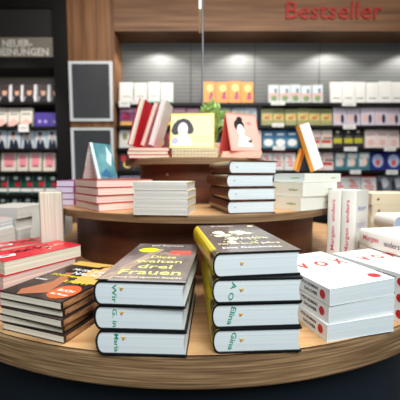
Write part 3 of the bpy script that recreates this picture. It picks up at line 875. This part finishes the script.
o = book('pale grey-green book leaning upright with a small green mark', None, 0, .11, .155, 0, .03, mat('sage_grey', (196, 196, 182), .5), PG_GREY, 'L', 'soft', loc=(-.575, 1.13, TZ), art=art_box)
o.matrix_world = Matrix.Translation((-.575, 1.14, TZ + .007)) @ Matrix.Rotation(R(-12), 4, 'X') @ Matrix.Rotation(PI / 2, 4, 'X') @ Matrix.Translation((0, .0775, 0))

# back of the lower table, right side
for i in range(5):
    book(f'cream book with brown dot, {["bottom", "second from bottom", "middle", "second from top", "topmost"][i]} of cream stack at right edge', (.655 + .004 * (i % 2), 1.16), 3, .2, .16, i * .044, .0435,
         mat('cream_cover', (226, 208, 176), .45), PG_WARM, 'F', 'soft', group='cream books',
         art=lambda q, F, A, B, T: q.oval(F['front'], A * .13, T * .5, T * .12, T * .12, C('brown_dot', (110, 84, 70)), .0005))
for i in range(3):
    book(f'white book with a light blue side, {VN[i]} of the stack before the cream books', (.63, .98), 2, .15, .11, i * .052, .0515, mat('white_jacket', (226, 222, 214), .35), mat('pale_blue_pages', (170, 190, 214), .5), 'L', 'hard', group='light blue sided books')


# ------------------------------------------------------------------ second tier
def stack(n, corner, yaw, A, B, z, T, cover, page, spine, style, what, where, group, jitter=.004, art=None, topart=None, **kw):
    names = {2: ['lower', 'upper'], 3: ['bottom', 'middle', 'topmost'], 4: ['bottom', 'second from bottom', 'third from bottom', 'topmost'], 5: ['bottom', 'second from bottom', 'middle', 'second from top', 'topmost']}[n]
    rnd = random.Random(sum(map(ord, where)))
    for i in range(n):
        j = (rnd.uniform(-jitter, jitter), rnd.uniform(0, jitter))
        aa = topart if (topart and i == n - 1) else art
        book(f'{what}, {names[i]} of {where}', (corner[0] + j[0], corner[1] + j[1]), yaw + rnd.uniform(-1, 1) * (jitter > 0), A, B, z + i * (T + .0003), T, cover, page, spine, style, group=group, art=aa, **kw)


REDL = mat('red_board', (206, 50, 44), .35)
stack(4, (-.288, .852), 40, .18, .19, T2Z, .0222, REDL, pages('pages_blush', (238, 218, 204), (212, 184, 170)), 'R', 'thin', 'red-boarded book', 'the red-lined stack on the middle tier', 'red-boarded books', bulge=.001)
PURP = mat('purple_board', (150, 70, 130), .4)
stack(4, (-.484, 1.03), 0, .060, .13, T2Z, .021, PURP, pages('pages_lilac', (226, 214, 226), (196, 184, 204)), 'R', 'thin', 'purple-boarded book', 'the small stack at left end of middle tier', 'purple-boarded books', bulge=.001)
WC2 = mat('cream_white_cover', (232, 230, 216), .4)


def art_whitec(q, F, A, B, T): q.rect(F['right'], 0, T * .85, B, T * .98, YEL, .0004)


stack(4, (-.172, .787), -7, .142, .142, T2Z, .0210, WC2, PG_GREY, 'L', 'soft', 'white book with yellow edge', 'the central stack on the middle tier', 'central white books', jitter=.002, art=art_whitec)
BRN = noisy('brown_gloss_jacket', (104, 66, 46), (44, 28, 26), (16, 9, 26), 0.2, 0.5, 4, 0, 0.35, 0.65, coat=0.5)


def art_brown_pages(q, F, A, B, T): q.oval(F['front'], A * .17, T * .5, .0018, .0012, INK, .0004, 8)


stack(4, (.072, .793), 13, .137, .2, T2Z, .0350, BRN, PG, 'L', 'hard', 'thick hardcover, glossy brown spine', 'the tall stack on the middle tier', 'brown-spined hardcovers', jitter=.004, extra_pages=art_brown_pages)


def art_greenmark(q, F, A, B, T):
    q.text(F['left'], 'eden', B * .72, T * .5, B * .26, T * .2, C('leaf_logo', (120, 160, 60)))
    q.text(F['front'], 'eden', A * .78, T * .5, A * .13, T * .2, C('leaf_logo', (120, 160, 60)))


stack(2, (.288, .862), 36, .172, .118, T2Z, .0405, WC2, mat('cream_pages_plain', (232, 226, 208), .6), 'F', 'soft', 'white book with green mark', 'the white stack right on the middle tier', 'white books with green marks', jitter=.003, art=art_greenmark)
book('thinner white book with a green mark, on top of the white stack at the right', (.298, .872), 34, .18, .115, T2Z + .082, .026, WC2, PG, 'F', 'soft', group='white books with green marks', art=art_greenmark)


# A-shaped opened books
def tent(label, cx, cy, z, rz, width, height, spread, cover, page, front_art=None, t=.006, name='book', cat='book', group=None, back=None):
    r = empty(name, (cx, cy, TZ + z), rz, label, cat, group)
    for s, nm in ((-1, 'front_cover'), (1, 'back_cover')):
        q = MB(); n = math.atan2(spread, height); Lh = math.hypot(spread, height)
        M = Matrix.Translation((0, s * spread, 0)) @ Matrix.Rotation(s * n, 4, 'X')
        q.box((-width / 2, -.001, 0), (width / 2, .001, Lh), cover if s < 0 or not back else back, M)
        if s < 0 and front_art: front_art(q, M @ frame((-width / 2, -.0012, 0), (1, 0, 0), (0, 0, 1)), width, Lh)
        q.build(nm, r)
        q = MB()
        q.box((-width / 2 + .002, .0012 if s < 0 else -.0012 - t, .004), (width / 2 - .002, .0012 + t if s < 0 else -.0012, Lh - .012), page, M)
        q.build('pages', r)
    return r


TEAL = noisy('teal_cover', (104, 160, 166), (50, 104, 116), (20, 20, 20), .3, .4)
ZA = T2Z + .0905
# teal book standing opened on the red-lined stack
tl = tent('teal book standing opened like a tent on the red-lined stack', -.325, 1.0, ZA, R(60), .085, .114, .034, TEAL, PG_GREY,
          lambda q, F, w, h: (q.poly(F, [(w * .75, h * .95), (w * .95, h * .7), (w * .8, h * .35), (w * .6, h * .5), (w * .7, h * .7)], C('pale_teal', (190, 216, 214))), q.rect(F, 0, 0, w * .14, h, C('pale_teal', (190, 216, 214))), q.poly(F, [(w * .2, h * .1), (w * .7, h * .05), (w * .5, h * .3)], C('deep_teal', (40, 100, 140)), .0005)), t=.006,
          back=noisy('floral_cover', (220, 214, 206), (190, 90, 90), (40, 40, 40), .4, .4))
# orange-spined white book leaning left, and the orange one it leans on
def art_leanwhite(q, F, A, B, T):
    q.rect(F['top'], A * .02, B * .01, A * .99, B * .99, WHITE)


ORC = mat('orange_cover', (226, 150, 60), .4)
M0 = Matrix(((0, 0, 1), (1, 0, 0), (0, 1, 0))).to_4x4()
o = book('white book with orange spine leaning left on the right-hand white stack', None, 0, .055, .150, 0, .016, ORC, PG, 'L', 'hard', loc=(0, 0, 0), bulge=.002, art=art_leanwhite)
o.matrix_world = Matrix.Translation((.375, .965, TZ + T2Z + .122)) @ Matrix.Rotation(R(-20), 4, 'Y') @ Matrix.Rotation(R(-52), 4, 'Z') @ M0 @ Matrix.Translation((0, .075, -.016))
o = book('thin orange book propped behind the leaning white book', None, 0, .05, .070, 0, .010, ORC, PG_WARM, 'L', 'hard', loc=(0, 0, 0), bulge=.001)
o.matrix_world = Matrix.Translation((.318, 1.0, TZ + T2Z + .116)) @ Matrix.Rotation(R(16), 4, 'Y') @ Matrix.Rotation(R(-30), 4, 'Z') @ M0 @ Matrix.Translation((0, .035, -.010))

# ------------------------------------------------------------------ top tier
PKL = mat('pink_red_board', (216, 72, 72), .4)
stack(3, (-.266, 1.135), 3, .15, .17, T3Z, .0132, PKL, PG_WARM, 'R', 'thin', 'thin pink-red book', 'the flat pile at left of the top tier', 'thin pink-red books', jitter=.003, bulge=.0008)
SPIR = mat('spiral_wire', (205, 190, 140), .35, .5, .6)
CALY = mat('calendar_yellow', (232, 220, 130), .45)


def calendar_flat(label, z, group):
    r = empty('spiral_calendar', (-.018, 1.19, TZ + z), R(-1), label, 'calendar', group)
    q = MB(); q.box((-.083, -.07, 0), (.083, .07, .0105), PG_WARM); q.build('pages', r)
    q = MB(); q.box((-.084, -.071, .0106), (.084, .071, .0118), CALY); q.build('cover', r)
    q = MB()
    for k in range(13):
        x = -.075 + k * .0125
        q.tube([(x, -.071 - .004 * math.sin(a) , .006 + .0048 * math.cos(a)) for a in [PI * j / 6 for j in range(0, 7)]], .0012, SPIR, 5)
    q.build('spiral_binding', r)
    return r


CL = ['bottom', 'middle', 'topmost']
for i in range(3): calendar_flat(f'yellow spiral calendar lying flat, {CL[i]} under the standing calendar', T3Z + i * .0128, 'yellow calendars lying flat')


HAIR = mat('portrait_hair', (64, 58, 62), .5)
PALE = mat('portrait_pale', (248, 240, 232), .5)


def art_girl(q, F, w, h):
    q.rect(F, w * .03, h * .03, w * .97, h * .93, mat('calendar_page', (226, 226, 170), .45))
    q.poly(F, [(w * .05, h * .40), (w * .02, h * .5), (w * .07, h * .68), (w * .16, h * .80), (w * .30, h * .85), (w * .42, h * .80), (w * .5, h * .67), (w * .54, h * .52), (w * .52, h * .42), (w * .44, h * .38), (w * .38, h * .44), (w * .2, h * .42), (w * .14, h * .36)], HAIR, .0005)
    q.oval(F, w * .29, h * .54, w * .115, h * .19, PALE, .0008, 18)
    q.rect(F, w * .22, h * .3, w * .37, h * .42, PALE, .0007)
    q.poly(F, [(w * .05, h * .06), (w * .5, h * .06), (w * .46, h * .28), (w * .34, h * .36), (w * .3, h * .3), (w * .24, h * .36), (w * .12, h * .28)], C('pale_blouse', (226, 226, 214)), .0006)
    for u in (.25, .35): q.oval(F, w * u, h * .6, w * .015, h * .015, HAIR, .001, 8)
    q.rect(F, w * .27, h * .44, w * .33, h * .455, C('lip', (190, 120, 120)), .001)
    q.oval(F, w * .12, h * .2, w * .08, h * .09, C('lilac_blue', (170, 178, 214)), .001)
    q.oval(F, w * .1, h * .24, w * .03, h * .04, C('lilac', (214, 160, 190)), .0012)
    q.text(F, 'Kalender mit Bildern', w * .72, h * .3, w * .44, h * .05, C('ochre_ink', (190, 170, 90)))
    q.text(F, 'und Texten', w * .72, h * .2, w * .4, h * .05, C('ochre_ink', (190, 170, 90)))


def stand_cal(label, cx, cy, z, rz, w, h, spread, m1, m2, art, wires=True, mlean=None):
    r = empty('standing_calendar', (cx, cy, TZ + z), rz, label, 'calendar')
    n = math.atan2(spread, h); Lh = math.hypot(spread, h)
    for s, nm, mm in ((-1, 'front_panel', m1), (1, 'back_panel', m2)):
        q = MB(); M = Matrix.Translation((0, s * spread, 0)) @ Matrix.Rotation(s * n, 4, 'X')
        q.box((-w / 2, -.0015, 0), (w / 2, .0015, Lh), mm, M)
        if s < 0: art(q, M @ frame((-w / 2, -.0017, 0), (1, 0, 0), (0, 0, 1)), w, Lh)
        q.build(nm, r)
    q = MB(); q.box((-w / 2, -spread, 0), (w / 2, spread, .0015), m2); q.build('foot', r)
    q = MB()
    for k in range(15):
        x = -w / 2 + w * (k + .5) / 15
        q.tube([(x, .005 * math.cos(a), h + .001 + .006 * math.sin(a)) for a in [-PI * .25 + PI * 1.5 * j / 8 for j in range(9)]], .0011, SPIR, 5)
    q.build('spiral_binding', r)
    return r


stand_cal('pale yellow spiral calendar with a dark-haired girl, standing on the top tier', -.028, 1.188, T3Z + .0386, R(-5), .166, .134, .038, CALY, mat('calendar_amber', (222, 178, 70), .45), art_girl)

# pink pile and pink tent calendar
stack(2, (.080, 1.112), 4, .145, .14, T3Z, .0115, mat('peach_cover', (240, 190, 168), .4), PG_PINK, 'F', 'soft', 'peach-coloured flat book', 'the pair under the pink calendar on the top tier', 'peach books', jitter=.003)


def art_lady(q, F, w, h):
    q.rect(F, w * .03, h * .03, w * .97, h * .97, mat('blush_page', (232, 172, 158), .45))
    q.oval(F, w * .38, h * .68, w * .17, h * .16, INK, .0005, 16)
    q.oval(F, w * .42, h * .84, w * .1, h * .08, INK, .0005, 12)
    q.oval(F, w * .41, h * .56, w * .115, h * .15, PALE, .0008, 16)
    q.poly(F, [(w * .25, h * .12), (w * .75, h * .12), (w * .66, h * .34), (w * .5, h * .42), (w * .36, h * .42), (w * .3, h * .3)], PALE, .0007)
    q.poly(F, [(w * .56, h * .25), (w * .74, h * .33), (w * .7, h * .22)], INK, .001)
    q.oval(F, w * .72, h * .75, w * .07, h * .04, C('rose_ink', (206, 120, 120)), .0006)
    for u in (.37, .45): q.oval(F, w * u, h * .59, w * .014, h * .012, INK, .0011, 7)
    q.rect(F, w * .38, h * .48, w * .45, h * .495, RED, .0011)


stand_cal('pink tent calendar with a dark-haired woman, standing on the peach books', .152, 1.17, T3Z + .0242, R(24), .130, .142, .046, mat('calendar_pink', (236, 150, 136), .45), mat('calendar_coral', (222, 92, 82), .45), art_lady)

# leaning books left of the calendar
ZP = TZ + T3Z + .0435
for (lab, x, y, ang, wd, th, hh, cv, pg) in (
        ('red and white book leaning to the right, leftmost of the leaning group', -.240, 1.20, 16, .11, .024, .175, mat('deep_red', (200, 24, 44), .35), PG_WARM),
        ('pink-edged book leaning to the right, middle of the leaning group', -.204, 1.22, 19, .11, .016, .17, mat('rose_cover', (236, 160, 160), .35), PG_WARM),
        ('glossy white book leaning to the right, rightmost of the leaning group', -.168, 1.21, 17, .11, .020, .178, mat('gloss_white', (232, 228, 224), .15), mat('soft_rose_pages', (234, 216, 210), .5))):
    o = book(lab, None, 0, wd, hh, 0, th, cv, pg, 'L', 'hard', loc=(x, y, ZP), bulge=.002, group='leaning books on the top tier')
    M = Matrix(((0, 0, 1), (1, 0, 0), (0, 1, 0))).to_4x4()   # spine to -y, up = y
    o.matrix_world = Matrix.Translation((x, y, ZP)) @ Matrix.Rotation(R(ang), 4, 'Y') @ Matrix.Rotation(PI - R(8), 4, 'Z') @ M @ Matrix.Translation((0, hh / 2, 0))

# plant behind the calendars
pl = empty('potted_plant', (.055, 1.305, TZ + T3Z), 0, 'small leafy green plant between the yellow and the pink calendar', 'plant')
q = MB(); q.lathe([(.03, 0), (.04, .06), (.043, .062), (.043, .07), (.038, .07), (.036, .06)], mat('white_pot', (220, 216, 206), .4), 24); q.build('pot', pl)
q = MB(); rnd = random.Random(5)
LG = noisy('leaf_green_mat', (190, 216, 130), (104, 150, 60), (30, 30, 30), .5, .4)
st = MB()
for k in range(120):
    a = rnd.uniform(0, 2 * PI); e = rnd.uniform(.1, 1.45); rr = rnd.uniform(.035, .075)
    c = Vector((rr * math.cos(a) * math.cos(e), rr * math.sin(a) * math.cos(e), .160 + rr * math.sin(e) * 1.35 - .02))
    d = (c - Vector((0, 0, .1))).normalized(); u = d.cross(Vector((rnd.uniform(-1, 1), rnd.uniform(-1, 1), .3))).normalized()
    l, wd = rnd.uniform(.018, .028), rnd.uniform(.008, .012)
    n = d.cross(u) * .003
    q.add([tuple(c - d * l * .3), tuple(c + u * wd + n), tuple(c + d * l), tuple(c - u * wd + n), tuple(c + d * l * .35 - n)], [(0, 1, 4), (1, 2, 4), (2, 3, 4), (3, 0, 4)], LG)
    if k % 6 == 0: st.tube([(0, 0, .05), tuple(c * .5 + Vector((0, 0, .045))), tuple(c)], .0012, LG, 5)
q.build('leaves', pl); st.build('stems', pl)

# sign pole
pc = (.012, 1.42)
pp = empty('sign_stand', (pc[0], pc[1], TZ + T3Z), 0, 'thin grey pole with a white sign seen edge-on, rising behind the calendars', 'sign stand')
STEEL = mat('grey_steel', (96, 96, 100), .35, .5, .7)
q = MB(); q.lathe([(.05, 0), (.05, .004), (.006, .006)], STEEL, 32); q.build('base', pp)
q = MB(); q.tube([(0, 0, .004), (0, 0, .55)], .0042, STEEL, 10); q.tube([(0, 0, .55), (-.004, 0, .95)], .0042, STEEL, 10); q.build('pole', pp)
q = MB(); q.box((-.0165, -.20, .57), (-.0065, -.0, 1.05), mat('sign_white', (236, 240, 222), .4)); q.build('sign_board', pp)
